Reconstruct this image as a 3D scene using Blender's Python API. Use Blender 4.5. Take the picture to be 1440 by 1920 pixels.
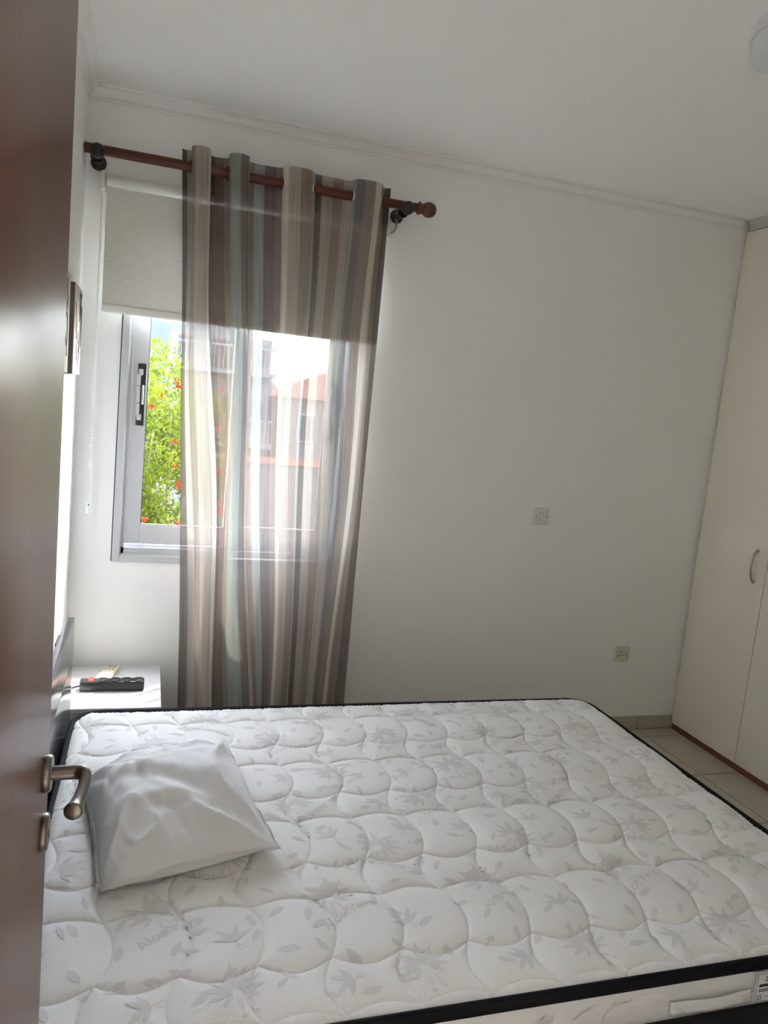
import bpy, bmesh, math, random
from mathutils import Vector, Matrix, noise
PI = math.pi
scene = bpy.context.scene
col = scene.collection
for o in list(bpy.data.objects):
    bpy.data.objects.remove(o)

# ------------------------------------------------------------------ camera, sky, sun, exposure
CAM = Vector((0.296, -3.292, 1.578)); YAW, PITCH, ROLL, FPX = 0.308, -0.133, 0.097, 1407.5
fwd = Vector((math.sin(YAW) * math.cos(PITCH), math.cos(YAW) * math.cos(PITCH), math.sin(PITCH)))
rgt = Vector((math.cos(YAW), -math.sin(YAW), 0)); upv = rgt.cross(fwd)
rg2 = rgt * math.cos(ROLL) + upv * math.sin(ROLL); up2 = -rgt * math.sin(ROLL) + upv * math.cos(ROLL)
cd = bpy.data.cameras.new('camera'); cam = bpy.data.objects.new('camera', cd); col.objects.link(cam)
cd.sensor_fit = 'VERTICAL'; cd.sensor_height = 36.0; cd.lens = FPX / 1920 * 36.0
cd.clip_start = 0.02; cd.clip_end = 500
cam.matrix_world = Matrix(((rg2.x, up2.x, -fwd.x, CAM.x), (rg2.y, up2.y, -fwd.y, CAM.y), (rg2.z, up2.z, -fwd.z, CAM.z), (0, 0, 0, 1)))
scene.camera = cam

SKY_STRENGTH, SUN_STRENGTH, EXPOSURE = 0.46, 1.25, 4.12
SUN_DIR = Vector((-1, -0.9, -2.5)).normalized()
world = bpy.data.worlds.new('world'); scene.world = world; world.use_nodes = True
wn = world.node_tree.nodes; wl = world.node_tree.links
bg = wn['Background']
sky = wn.new('ShaderNodeTexSky'); sky.sky_type = 'NISHITA'; sky.sun_disc = False
sky.sun_elevation = math.asin(-SUN_DIR.z); sky.sun_rotation = math.atan2(-SUN_DIR.x, -SUN_DIR.y)
sky.air_density = 1.0; sky.dust_density = 0.6; sky.ozone_density = 0.6
hs_ = wn.new('ShaderNodeHueSaturation'); hs_.inputs['Saturation'].default_value = 0.42
wl.new(sky.outputs[0], hs_.inputs['Color']); wl.new(hs_.outputs[0], bg.inputs[0]); bg.inputs[1].default_value = SKY_STRENGTH
sd = bpy.data.lights.new('sun', 'SUN'); sun = bpy.data.objects.new('sun', sd); col.objects.link(sun)
sd.energy = SUN_STRENGTH; sd.angle = 0.0093; sd.color = (1.0, 0.95, 0.87)
sun.rotation_euler = SUN_DIR.to_track_quat('-Z', 'Y').to_euler(); sun.location = (6, 6, 12)
pd = bpy.data.lights.new('window_portal', 'AREA'); pd.shape = 'RECTANGLE'; pd.size = 0.94; pd.size_y = 1.46
pd.cycles.is_portal = True
po = bpy.data.objects.new('window_portal', pd); col.objects.link(po)
po.location = (0.645, 0.215, 1.575); po.rotation_euler = (-PI / 2, 0, 0)
vs = scene.view_settings
vs.view_transform = 'Standard'; vs.look = 'None'; vs.exposure = EXPOSURE; vs.gamma = 1.0; vs.use_curve_mapping = False
cy = scene.cycles
cy.max_bounces = 14; cy.diffuse_bounces = 10; cy.glossy_bounces = 4; cy.transmission_bounces = 6
cy.transparent_max_bounces = 24; cy.use_denoising = True; cy.sample_clamp_indirect = 8.0
cy.caustics_reflective = False; cy.caustics_refractive = False

# ------------------------------------------------------------------ helpers
def tag(o, label=None, cat=None, group=None, kind=None):
    if label: o['label'] = label
    if cat: o['category'] = cat
    if group: o['group'] = group
    if kind: o['kind'] = kind
    return o

def setparent(o, parent):
    if parent is not None:
        o.parent = parent
        m = Matrix.Translation(parent.location)
        p = parent.parent
        o.matrix_parent_inverse = m.inverted() if p is None else Matrix.Translation(parent['_w']).inverted() if '_w' in parent else m.inverted()
    return o

def empty(name, loc):
    o = bpy.data.objects.new(name, None); col.objects.link(o); o.location = loc; o.empty_display_size = 0.05
    return o

def obj(name, bm, m, parent=None, smooth=None, mats=None):
    """link a bmesh (world coordinates) as one mesh object; smooth = angle in degrees for smooth shading"""
    me = bpy.data.meshes.new(name)
    if isinstance(bm, bmesh.types.BMesh):
        bmesh.ops.recalc_face_normals(bm, faces=bm.faces[:]) if not getattr(obj, 'keep', False) else None
        bm.to_mesh(me); bm.free()
    else:
        me.from_pydata(bm[0], [], bm[1])
    o = bpy.data.objects.new(name, me); col.objects.link(o)
    for mm in (mats or [m]): me.materials.append(mm)
    if smooth is not None:
        if smooth >= 180:
            me.polygons.foreach_set('use_smooth', [True] * len(me.polygons))
        else:
            me.shade_smooth() if hasattr(me, 'shade_smooth') else None
            me.set_sharp_from_angle(angle=math.radians(smooth))
    setparent(o, parent)
    return o

def BM(): return bmesh.new()

def box(bm, a, b, bev=0.0, seg=2):
    r = bmesh.ops.create_cube(bm, size=1.0)
    vsx = r['verts']
    c = [(a[i] + b[i]) / 2 for i in range(3)]; s = [abs(b[i] - a[i]) for i in range(3)]
    for v in vsx: v.co = Vector((c[0] + v.co.x * s[0], c[1] + v.co.y * s[1], c[2] + v.co.z * s[2]))
    if bev > 0:
        es = set()
        for v in vsx: es.update(v.link_edges)
        bmesh.ops.bevel(bm, geom=list(es), offset=min(bev, min(s) * 0.49), segments=seg, profile=0.5, affect='EDGES')
    return bm

def tube(bm, pts, rad, seg=14, cap=True):
    pts = [Vector(p) for p in pts]; n = len(pts)
    rr = rad if isinstance(rad, (list, tuple)) else [rad] * n
    t0 = (pts[1] - pts[0]).normalized()
    ref = Vector((0, 0, 1)) if abs(t0.z) < 0.9 else Vector((1, 0, 0))
    nx = (ref - t0 * ref.dot(t0)).normalized()
    rings = []
    for i, p in enumerate(pts):
        t = ((pts[min(i + 1, n - 1)] - pts[max(i - 1, 0)])).normalized()
        nx = (nx - t * nx.dot(t)).normalized(); ny = t.cross(nx)
        rings.append([bm.verts.new(p + (nx * math.cos(2 * PI * k / seg) + ny * math.sin(2 * PI * k / seg)) * rr[i]) for k in range(seg)])
    for i in range(n - 1):
        for k in range(seg):
            bm.faces.new((rings[i][k], rings[i][(k + 1) % seg], rings[i + 1][(k + 1) % seg], rings[i + 1][k]))
    if cap:
        bm.faces.new(rings[0][::-1]); bm.faces.new(rings[-1])
    return bm

def lathe(bm, origin, axis, prof, seg=28):
    """prof: list of (radius, distance along axis)"""
    axis = Vector(axis).normalized(); o = Vector(origin)
    ref = Vector((0, 0, 1)) if abs(axis.z) < 0.9 else Vector((1, 0, 0))
    nx = (ref - axis * ref.dot(axis)).normalized(); ny = axis.cross(nx)
    rings = []
    for r, d in prof:
        r = max(r, 1e-4)
        rings.append([bm.verts.new(o + axis * d + (nx * math.cos(2 * PI * k / seg) + ny * math.sin(2 * PI * k / seg)) * r) for k in range(seg)])
    for i in range(len(rings) - 1):
        for k in range(seg):
            bm.faces.new((rings[i][k], rings[i][(k + 1) % seg], rings[i + 1][(k + 1) % seg], rings[i + 1][k]))
    bm.faces.new(rings[0][::-1]); bm.faces.new(rings[-1])
    return bm

def torus(bm, c, axis, R, r, seg=24, s2=8):
    axis = Vector(axis).normalized(); ref = Vector((0, 0, 1)) if abs(axis.z) < 0.9 else Vector((1, 0, 0))
    nx = (ref - axis * ref.dot(axis)).normalized(); ny = axis.cross(nx)
    rings = []
    for i in range(seg):
        a = 2 * PI * i / seg; d = nx * math.cos(a) + ny * math.sin(a)
        rings.append([bm.verts.new(Vector(c) + d * (R + r * math.cos(2 * PI * k / s2)) + axis * r * math.sin(2 * PI * k / s2)) for k in range(s2)])
    for i in range(seg):
        for k in range(s2):
            bm.faces.new((rings[i][k], rings[(i + 1) % seg][k], rings[(i + 1) % seg][(k + 1) % s2], rings[i][(k + 1) % s2]))
    return bm

def prism(bm, prof, a, b, axis):
    """extrude a closed 2-D profile along axis ('x' or 'y') from a to b; prof = (other horizontal, z)"""
    f = (lambda t, p: (t, p[0], p[1])) if axis == 'x' else (lambda t, p: (p[0], t, p[1]))
    A = [bm.verts.new(f(a, p)) for p in prof]; B = [bm.verts.new(f(b, p)) for p in prof]
    n = len(prof)
    for i in range(n): bm.faces.new((A[i], A[(i + 1) % n], B[(i + 1) % n], B[i]))
    bm.faces.new(A[::-1]); bm.faces.new(B)
    return bm

def smoothpath(pts, n=8):
    P = [Vector(p) for p in pts]; out = []
    for i in range(len(P) - 1):
        p0 = P[max(i - 1, 0)]; p1 = P[i]; p2 = P[i + 1]; p3 = P[min(i + 2, len(P) - 1)]
        for k in range(n):
            t = k / n
            out.append(0.5 * ((2 * p1) + (p2 - p0) * t + (2 * p0 - 5 * p1 + 4 * p2 - p3) * t * t + (3 * p1 - p0 - 3 * p2 + p3) * t ** 3))
    out.append(P[-1]); return out

# ------------------------------------------------------------------ materials
def srgb(r, g, b):
    f = lambda c: (c / 255 / 12.92) if c / 255 <= 0.04045 else ((c / 255 + 0.055) / 1.055) ** 2.4
    return (f(r), f(g), f(b))

def mat(name, c, rough=0.6, metal=0.0, var=0.0, vscale=8.0, stretch=(1, 1, 1), bump=0.0, bscale=60.0, spec=0.5, coat=0.0, bstretch=None, c2=None):
    m = bpy.data.materials.new(name); m.use_nodes = True
    nt = m.node_tree; N = nt.nodes; L = nt.links; b = N['Principled BSDF']
    b.inputs['Base Color'].default_value = (*c, 1); b.inputs['Roughness'].default_value = rough
    b.inputs['Metallic'].default_value = metal; b.inputs['Specular IOR Level'].default_value = spec
    b.inputs['Coat Weight'].default_value = coat
    tc = N.new('ShaderNodeTexCoord')
    if var > 0 or c2:
        mp = N.new('ShaderNodeMapping'); mp.inputs['Scale'].default_value = stretch
        L.new(tc.outputs['Object'], mp.inputs['Vector'])
        nz = N.new('ShaderNodeTexNoise'); nz.inputs['Scale'].default_value = vscale; nz.inputs['Detail'].default_value = 5
        L.new(mp.outputs[0], nz.inputs['Vector'])
        mx = N.new('ShaderNodeMix'); mx.data_type = 'RGBA'
        lo = tuple(max(0, v * (1 - var)) for v in c); hi = c2 or tuple(min(1, v * (1 + var)) for v in c)
        mx.inputs[6].default_value = (*lo, 1); mx.inputs[7].default_value = (*hi, 1)
        L.new(nz.outputs['Fac'], mx.inputs[0]); L.new(mx.outputs[2], b.inputs['Base Color'])
    if bump > 0:
        mp2 = N.new('ShaderNodeMapping'); mp2.inputs['Scale'].default_value = bstretch or (1, 1, 1)
        L.new(tc.outputs['Object'], mp2.inputs['Vector'])
        n2 = N.new('ShaderNodeTexNoise'); n2.inputs['Scale'].default_value = bscale; n2.inputs['Detail'].default_value = 3
        L.new(mp2.outputs[0], n2.inputs['Vector'])
        bp = N.new('ShaderNodeBump'); bp.inputs['Strength'].default_value = bump; bp.inputs['Distance'].default_value = 0.004
        L.new(n2.outputs['Fac'], bp.inputs['Height']); L.new(bp.outputs[0], b.inputs['Normal'])
    return m

M = {}
M['wall'] = mat('wall_paint', (0.885, 0.88, 0.87), 0.75, bump=0.06, bscale=55, spec=0.3)
M['hallwall'] = mat('hall_paint', (0.50, 0.45, 0.385), 0.8, bump=0.05, bscale=50, spec=0.25)  # added hallway, out of view; dull walls keep direct fill off the bed
M['ceiling'] = mat('ceiling_paint', (0.92, 0.915, 0.905), 0.8, bump=0.04, bscale=40, spec=0.25)
M['cornice'] = mat('cornice_plaster', (0.87, 0.865, 0.855), 0.6, spec=0.35)
M['outwall'] = mat('outside_render', (0.62, 0.60, 0.56), 0.9, var=0.1)
M['tile'] = mat('floor_tile', (0.47, 0.425, 0.34), 0.32, var=0.10, vscale=9, c2=(0.53, 0.48, 0.395))
M['grout'] = mat('grout', (0.10, 0.085, 0.065), 0.9)
M['hallfloor'] = mat('hall_floor', (0.78, 0.75, 0.69), 0.4, var=0.08, vscale=6)  # added floor, out of view; pale to bounce daylight up through the doorway
M['alu'] = mat('white_aluminium', (0.52, 0.53, 0.54), 0.42, spec=0.5)
M['gasket'] = mat('black_gasket', (0.015, 0.015, 0.016), 0.6)
M['latchblack'] = mat('latch_black', (0.012, 0.012, 0.013), 0.4)
M['latchgrey'] = mat('latch_grey', (0.55, 0.55, 0.54), 0.4)
M['doorwood'] = mat('door_veneer', (0.115, 0.038, 0.018), 0.30, var=0.22, vscale=5, stretch=(8, 8, 0.35), bump=0.05, bscale=90, bstretch=(1, 1, 0.05), spec=0.26)
M['bronze'] = mat('satin_nickel', (0.21, 0.185, 0.16), 0.34, metal=0.9)
M['rodwood'] = mat('rod_mahogany', (0.085, 0.016, 0.007), 0.35, var=0.25, vscale=14, stretch=(0.6, 8, 8), coat=0.1, spec=0.35)
M['finial'] = mat('finial_wood', (0.095, 0.028, 0.013), 0.3, var=0.2, vscale=20, coat=0.2)
M['bracket'] = mat('bracket_dark_wood', (0.012, 0.008, 0.007), 0.3, coat=0.2)
M['chrome'] = mat('eyelet_steel', (0.75, 0.75, 0.74), 0.22, metal=1.0)
M['white_plastic'] = mat('white_plastic', (0.80, 0.80, 0.79), 0.35)
M['plate'] = mat('switch_plate', (0.76, 0.75, 0.72), 0.4)
M['socketplate'] = mat('socket_plate', (0.66, 0.63, 0.55), 0.45)
M['dark'] = mat('dark_hole', (0.01, 0.01, 0.01), 0.6)
M['cream'] = mat('wardrobe_cream', (0.83, 0.79, 0.67), 0.42, var=0.03, vscale=3, spec=0.4)
M['wardrobe_in'] = mat('wardrobe_carcass', (0.60, 0.57, 0.48), 0.5)
M['plinthwood'] = mat('plinth_wood', (0.16, 0.055, 0.022), 0.4, var=0.3, vscale=10, stretch=(8, 0.6, 8))
M['greytrim'] = mat('grey_trim', (0.58, 0.57, 0.54), 0.45)
M['nickel'] = mat('handle_nickel', (0.42, 0.40, 0.36), 0.3, metal=1.0)
M['opal'] = mat('opal_diffuser', (0.72, 0.75, 0.78), 0.3)
M['lampbase'] = mat('lamp_base', (0.75, 0.74, 0.72), 0.4)
M['mattress'] = mat('mattress_knit', (0.86, 0.852, 0.83), 0.85, bump=0.35, bscale=420, spec=0.15)
M['print'] = mat('mattress_print', (0.73, 0.722, 0.70), 0.85, bump=0.3, bscale=420, spec=0.1)
M['tape'] = mat('black_tape', (0.007, 0.0065, 0.007), 0.75, spec=0.2, bump=0.4, bscale=500)
M['mside'] = mat('mattress_side', (0.74, 0.73, 0.71), 0.85, bump=0.3, bscale=300)
M['strap'] = mat('strap_satin', (0.80, 0.79, 0.77), 0.4)
M['paper'] = mat('label_paper', (0.78, 0.78, 0.77), 0.5)
M['ink'] = mat('label_ink', (0.03, 0.03, 0.04), 0.6)
M['speck'] = mat('dark_speck', (0.03, 0.028, 0.025), 0.9)
M['blackwood'] = mat('black_bed_wood', (0.009, 0.008, 0.008), 0.4, var=0.2, vscale=12, stretch=(8, 0.6, 8), spec=0.3)
M['hbtop'] = mat('headboard_lacquer', (0.045, 0.045, 0.048), 0.22, spec=0.7, var=0.1, vscale=20, stretch=(8, 0.5, 8))
M['pillow'] = mat('pillow_cotton', (0.78, 0.775, 0.77), 0.85, bump=0.3, bscale=500, spec=0.15)
M['stand'] = mat('nightstand_white', (0.66, 0.67, 0.68), 0.28, spec=0.5)
M['stripblack'] = mat('strip_black', (0.02, 0.02, 0.021), 0.28, spec=0.6)
M['red'] = mat('switch_red', (0.75, 0.05, 0.045), 0.25)
M['remote'] = mat('remote_ivory', (0.74, 0.66, 0.46), 0.45)
M['lcd'] = mat('lcd_grey', (0.26, 0.27, 0.23), 0.25)
M['rbutton'] = mat('remote_button', (0.20, 0.19, 0.17), 0.5)
M['canvas_side'] = mat('picture_side', (0.15, 0.12, 0.10), 0.8, var=0.3, vscale=20)
M['canvas'] = mat('picture_canvas', (0.62, 0.57, 0.51), 0.8, var=0.12, vscale=14)
M['twig'] = mat('picture_twig', (0.10, 0.085, 0.075), 0.8)
M['bark'] = mat('bark', (0.10, 0.07, 0.045), 0.9, var=0.3, vscale=20, bump=0.5, bscale=30)
M['flower'] = mat('red_flower', (0.20, 0.010, 0.004), 0.8, spec=0.05)
M['ground'] = mat('garden_ground', (0.035, 0.032, 0.022), 0.95, spec=0.05, var=0.4, vscale=1.5, c2=(0.028, 0.036, 0.014))
M['bwhite'] = mat('building_white', (0.090, 0.092, 0.096), 0.95, spec=0.05, var=0.05)
M['bcream'] = mat('building_cream', (0.082, 0.076, 0.070), 0.95, spec=0.05, var=0.06)
M['bglass'] = mat('building_glass', (0.018, 0.024, 0.030), 0.4, spec=0.1)
M['bshutter'] = mat('building_shutter', (0.040, 0.045, 0.050), 0.8, spec=0.05)
M['rooftile'] = mat('roof_tile', (0.080, 0.034, 0.022), 0.95, spec=0.05, var=0.25, vscale=6)
M['rail'] = mat('railing_white', (0.12, 0.12, 0.12), 0.8, spec=0.05)
M['hill'] = mat('far_hill', (0.032, 0.038, 0.040), 1.0, spec=0.0, var=0.35, vscale=0.15)
M['stone'] = mat('garden_wall_render', (0.065, 0.062, 0.057), 0.95, spec=0.05, var=0.1, vscale=3)

def leafmat(name, a, b, scale=5):
    m = bpy.data.materials.new(name); m.use_nodes = True
    N = m.node_tree.nodes; L = m.node_tree.links
    for n in list(N): N.remove(n)
    out = N.new('ShaderNodeOutputMaterial'); g = N.new('ShaderNodeNewGeometry')
    nz = N.new('ShaderNodeTexNoise'); nz.inputs['Scale'].default_value = scale; nz.inputs['Detail'].default_value = 6
    L.new(g.outputs['Position'], nz.inputs['Vector'])
    rp = N.new('ShaderNodeValToRGB'); rp.color_ramp.elements[0].position = 0.35; rp.color_ramp.elements[1].position = 0.65
    rp.color_ramp.elements[0].color = (*a, 1); rp.color_ramp.elements[1].color = (*b, 1)
    L.new(nz.outputs['Fac'], rp.inputs[0])
    d = N.new('ShaderNodeBsdfPrincipled'); d.inputs['Roughness'].default_value = 0.6; d.inputs['Specular IOR Level'].default_value = 0.08
    t = N.new('ShaderNodeBsdfTranslucent'); mx = N.new('ShaderNodeMixShader'); mx.inputs[0].default_value = 0.45
    L.new(rp.outputs[0], d.inputs['Base Color']); L.new(rp.outputs[0], t.inputs[0])
    L.new(d.outputs[0], mx.inputs[1]); L.new(t.outputs[0], mx.inputs[2]); L.new(mx.outputs[0], out.inputs[0])
    return m
M['leaf'] = leafmat('pomegranate_leaf', (0.024, 0.046, 0.0014), (0.090, 0.104, 0.005))
M['leaf2'] = leafmat('shrub_leaf', (0.018, 0.030, 0.005), (0.045, 0.052, 0.012))

def glassmat():
    m = bpy.data.materials.new('window_glass'); m.use_nodes = True
    N = m.node_tree.nodes; L = m.node_tree.links
    for n in list(N): N.remove(n)
    out = N.new('ShaderNodeOutputMaterial'); t = N.new('ShaderNodeBsdfTransparent'); g = N.new('ShaderNodeBsdfGlossy')
    t.inputs[0].default_value = (0.97, 0.98, 0.975, 1); g.inputs['Roughness'].default_value = 0.02
    lw = N.new('ShaderNodeLayerWeight'); lw.inputs[0].default_value = 0.5      # Schlick: 4 % head-on, rising at grazing angles
    pw5 = N.new('ShaderNodeMath'); pw5.operation = 'POWER'; pw5.inputs[1].default_value = 5.0; L.new(lw.outputs['Facing'], pw5.inputs[0])
    fr = N.new('ShaderNodeMath'); fr.operation = 'MULTIPLY_ADD'; fr.inputs[1].default_value = 0.48; fr.inputs[2].default_value = 0.02; L.new(pw5.outputs[0], fr.inputs[0])
    mx = N.new('ShaderNodeMixShader'); L.new(fr.outputs[0], mx.inputs[0]); L.new(t.outputs[0], mx.inputs[1]); L.new(g.outputs[0], mx.inputs[2])
    L.new(mx.outputs[0], out.inputs[0]); return m
M['glass'] = glassmat()

def sheer(name, stops=None, colr=None, alpha=(0.5, 0.8), trans=0.5, thread=(700, 5), uv=True, lines=False, tint=None):
    """woven cloth: partly open weave (transparent), partly diffuse / translucent yarn"""
    m = bpy.data.materials.new(name); m.use_nodes = True
    N = m.node_tree.nodes; L = m.node_tree.links
    for n in list(N): N.remove(n)
    out = N.new('ShaderNodeOutputMaterial'); tc = N.new('ShaderNodeTexCoord')
    sp = N.new('ShaderNodeSeparateXYZ'); L.new(tc.outputs['UV'], sp.inputs[0])
    mp = N.new('ShaderNodeMapping'); mp.inputs['Scale'].default_value = (thread[0], thread[1], 1)
    L.new(tc.outputs['UV'], mp.inputs['Vector'])
    nz = N.new('ShaderNodeTexNoise'); nz.inputs['Scale'].default_value = 1.0; nz.inputs['Detail'].default_value = 4
    L.new(mp.outputs[0], nz.inputs['Vector'])
    if stops:
        rp = N.new('ShaderNodeValToRGB'); cr = rp.color_ramp; cr.interpolation = 'CONSTANT'
        cr.elements[0].position = 0; cr.elements[0].color = (*stops[0][1], 1)
        cr.elements.remove(cr.elements[1])
        for p, c in stops[1:]:
            e = cr.elements.new(p); e.color = (*c, 1)
        L.new(sp.outputs[0], rp.inputs[0]); csrc = rp.outputs[0]
    else:
        rg = N.new('ShaderNodeRGB'); rg.outputs[0].default_value = (*colr, 1); csrc = rg.outputs[0]
    hv = N.new('ShaderNodeMapRange'); hv.inputs[1].default_value = 0.3; hv.inputs[2].default_value = 0.7; hv.inputs[3].default_value = 0.84; hv.inputs[4].default_value = 1.12
    L.new(nz.outputs['Fac'], hv.inputs[0])
    sc = N.new('ShaderNodeVectorMath'); sc.operation = 'SCALE'; L.new(csrc, sc.inputs[0]); L.new(hv.outputs[0], sc.inputs['Scale'])
    al = N.new('ShaderNodeMapRange'); al.inputs[1].default_value = 0.35; al.inputs[2].default_value = 0.65
    al.inputs[3].default_value = alpha[0]; al.inputs[4].default_value = alpha[1]
    L.new(nz.outputs['Fac'], al.inputs[0])
    d = N.new('ShaderNodeBsdfDiffuse'); t = N.new('ShaderNodeBsdfTranslucent'); mx = N.new('ShaderNodeMixShader'); mx.inputs[0].default_value = trans
    L.new(sc.outputs[0], d.inputs[0]); L.new(sc.outputs[0], t.inputs[0]); L.new(d.outputs[0], mx.inputs[1]); L.new(t.outputs[0], mx.inputs[2])
    tr = N.new('ShaderNodeBsdfTransparent')
    m2 = N.new('ShaderNodeMixShader'); L.new(al.outputs[0], m2.inputs[0]); L.new(tr.outputs[0], m2.inputs[1]); L.new(mx.outputs[0], m2.inputs[2])
    L.new(m2.outputs[0], out.inputs[0])
    return m

# ------------------------------------------------------------------ the room
XR, YN, H = 3.74, -3.04, 2.70        # right wall, near wall, ceiling
WX0, WX1, WZ0, WZ1 = 0.175, 1.125, 0.855, 2.30      # window opening
T = 0.20
fl = BM(); box(fl, (-0.2, -4.9, -0.12), (XR + .2, T, -0.006)); floor = tag(obj('floor', fl, M['grout']), 'beige ceramic tile floor beside the wardrobe', kind='structure')
b = BM(); box(b, (0, -4.9, -0.006), (XR, YN - .01, 0.0)); tag(obj('floor_hall', b, M['hallfloor']), 'unseen added hallway floor, pale to bounce light into the bedroom', kind='structure')
# tiles: a joint at x = 2.897 and joints at y = -0.10, -0.52, -0.94 ...
P, G = 0.42, 0.006
xs = sorted([2.897 + P * k for k in range(-8, 4)]); ys = sorted([-0.10 + P * k for k in range(-12, 2)])
def clip(a, lo, hi): return max(lo, min(hi, a))
cache = {}
for i in range(len(xs) - 1):
    for j in range(len(ys) - 1):
        x0, x1 = clip(xs[i], 0, XR), clip(xs[i + 1], 0, XR); y0, y1 = clip(ys[j], YN, 0), clip(ys[j + 1], YN, 0)
        if x1 - x0 < 0.02 or y1 - y0 < 0.02: continue
        key = (round(x1 - x0, 3), round(y1 - y0, 3))
        if key not in cache:
            b = BM(); box(b, (-(x1 - x0 - G) / 2, -(y1 - y0 - G) / 2, -0.008), ((x1 - x0 - G) / 2, (y1 - y0 - G) / 2, 0.0), 0.0015, 1)
            me = bpy.data.meshes.new('tile'); b.to_mesh(me); b.free(); me.materials.append(M['tile']); cache[key] = me
        o = bpy.data.objects.new('tile', cache[key]); col.objects.link(o); o.location = ((x0 + x1) / 2, (y0 + y1) / 2, 0); setparent(o, floor)

w = BM()
box(w, (-0.2, 0, 0), (WX0, T, H)); box(w, (WX1, 0, 0), (XR + .2, T, H)); box(w, (WX0, 0, 0), (WX1, T, WZ0)); box(w, (WX0, 0, WZ1), (WX1, T, H))
tag(obj('wall_back', w, M['wall']), 'white painted wall with the curtained window', kind='structure')
w = BM(); box(w, (-0.2, YN - .14, 0), (0, 0, H)); tag(obj('wall_left', w, M['wall']), 'white painted wall behind the headboard', kind='structure')
w = BM(); box(w, (XR, -4.9, 0), (XR + .2, 0, H)); tag(obj('wall_right', w, M['wall']), 'white wall behind the wardrobe', kind='structure')
w = BM(); box(w, (0, YN - .14, 0), (0.13, YN, H)); box(w, (1.03, YN - .14, 0), (XR, YN, H)); box(w, (0.13, YN - .14, 2.2), (1.03, YN, H))
tag(obj('wall_near', w, M['wall']), 'white wall with the bedroom doorway', kind='structure')
w = BM(); box(w, (-0.2, -5.0, 0), (XR + .2, -4.9, H)); box(w, (-0.2, -4.9, 0), (-0.0, YN - .14, H)); tag(obj('wall_hall', w, M['hallwall']), 'unseen added hallway wall, toned down to limit its bounce light', kind='structure')
SKX0, SKX1, SKY0, SKY1 = 0.1, 3.6, -3.58, -3.20         # unseen roof opening, added over the hallway to brighten the bedroom
w = BM(); box(w, (-0.2, SKY1, H), (XR + .2, T, H + .15)); box(w, (-0.2, -5.0, H), (XR + .2, SKY0, H + .15)); box(w, (-0.2, SKY0, H), (SKX0, SKY1, H + .15)); box(w, (SKX1, SKY0, H), (XR + .2, SKY1, H + .15)); tag(obj('ceiling', w, M['ceiling']), 'white painted flat ceiling', kind='structure')

# cornice: stepped coving with a bead at wall and ceiling
def cornice_prof(s):
    a = 0.044
    q = [(0, 0), (0, -a - .004), (-.006, -a - .004), (-.006, -a + .003), (-.0025, -a + .0035), (-.0025, -a + .006), (-.011, -a + .0065), (-.011, -a + .0115), (-.014, -a + .012)]
    for k in range(7):
        t = k / 6 * PI / 2
        q.append((-.014 - .020 * (1 - math.cos(t)), -a + .014 + .020 * math.sin(t)))
    q += [(-.039, -.010), (-.039, -.0045), (-.043, -.0045), (-.043, -.0075), (-.050, -.0075), (-.050, 0)]
    return [(s * p[0], H + p[1]) for p in q]
b = BM(); prism(b, cornice_prof(1), 0, 3.08, 'x'); tag(obj('trim_1', b, M['cornice']), 'white plaster cornice above the curtain rod', kind='structure')
b = BM(); prism(b, cornice_prof(-1), YN, 0, 'y'); tag(obj('trim_2', b, M['cornice']), 'white plaster cornice along the headboard wall', kind='structure')

# tiled skirting on the back wall, joints in line with the floor joints
b = BM(); box(b, (0, -0.006, 0), (3.130, 0, 0.070)); bb = tag(obj('baseboard_back', b, M['grout']), 'beige tile skirting under the window wall', kind='structure')
e = [0] + [x for x in xs if 0.02 < x < 3.1] + [3.130]
for i in range(len(e) - 1):
    b = BM(); box(b, (e[i] + .0022, -0.011, 0.003), (e[i + 1] - .0022, -0.001, 0.074), 0.0012, 1); obj('tile', b, M['tile'], bb)

# window: aluminium slider with two sashes
win = tag(empty('window_1', (0.65, 0, WZ0)), 'white aluminium sliding window behind the striped curtain', kind='structure')
b = BM()
def ring(b, x0, x1, z0, z1, wd, y0, y1, bev=0.002):
    box(b, (x0, y0, z0), (x0 + wd, y1, z1), bev, 1); box(b, (x1 - wd, y0, z0), (x1, y1, z1), bev, 1)
    box(b, (x0 + wd, y0, z0), (x1 - wd, y1, z0 + wd), bev, 1); box(b, (x0 + wd, y0, z1 - wd), (x1 - wd, y1, z1), bev, 1)
ring(b, WX0 - .012, WX1 + .012, WZ0 - .012, WZ1 + .012, 0.030, -0.010, 0.002)      # flat face flange on the wall
ring(b, WX0, WX1, WZ0, WZ1, 0.022, 0.002, 0.10)
box(b, (WX0 + .02, .012, WZ0 + .02), (WX1 - .02, .020, WZ0 + .048), .001, 1)            # track ribs
box(b, (WX0 + .02, .052, WZ0 + .02), (WX1 - .02, .058, WZ0 + .056), .001, 1)
box(b, (WX0 + .02, .092, WZ0 + .02), (WX1 - .02, .098, WZ0 + .062), .001, 1)
box(b, (WX0 + .02, .012, WZ0 + .02), (WX0 + .034, .018, WZ1 - .02), .001, 1)
obj('frame', b, M['alu'], win)
b = BM(); box(b, (WX0 - .016, -0.0035, WZ0 - .01), (WX0 - .011, 0.0, WZ1 + .01)); obj('sealant_gap', b, M['gasket'], win)
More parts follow.
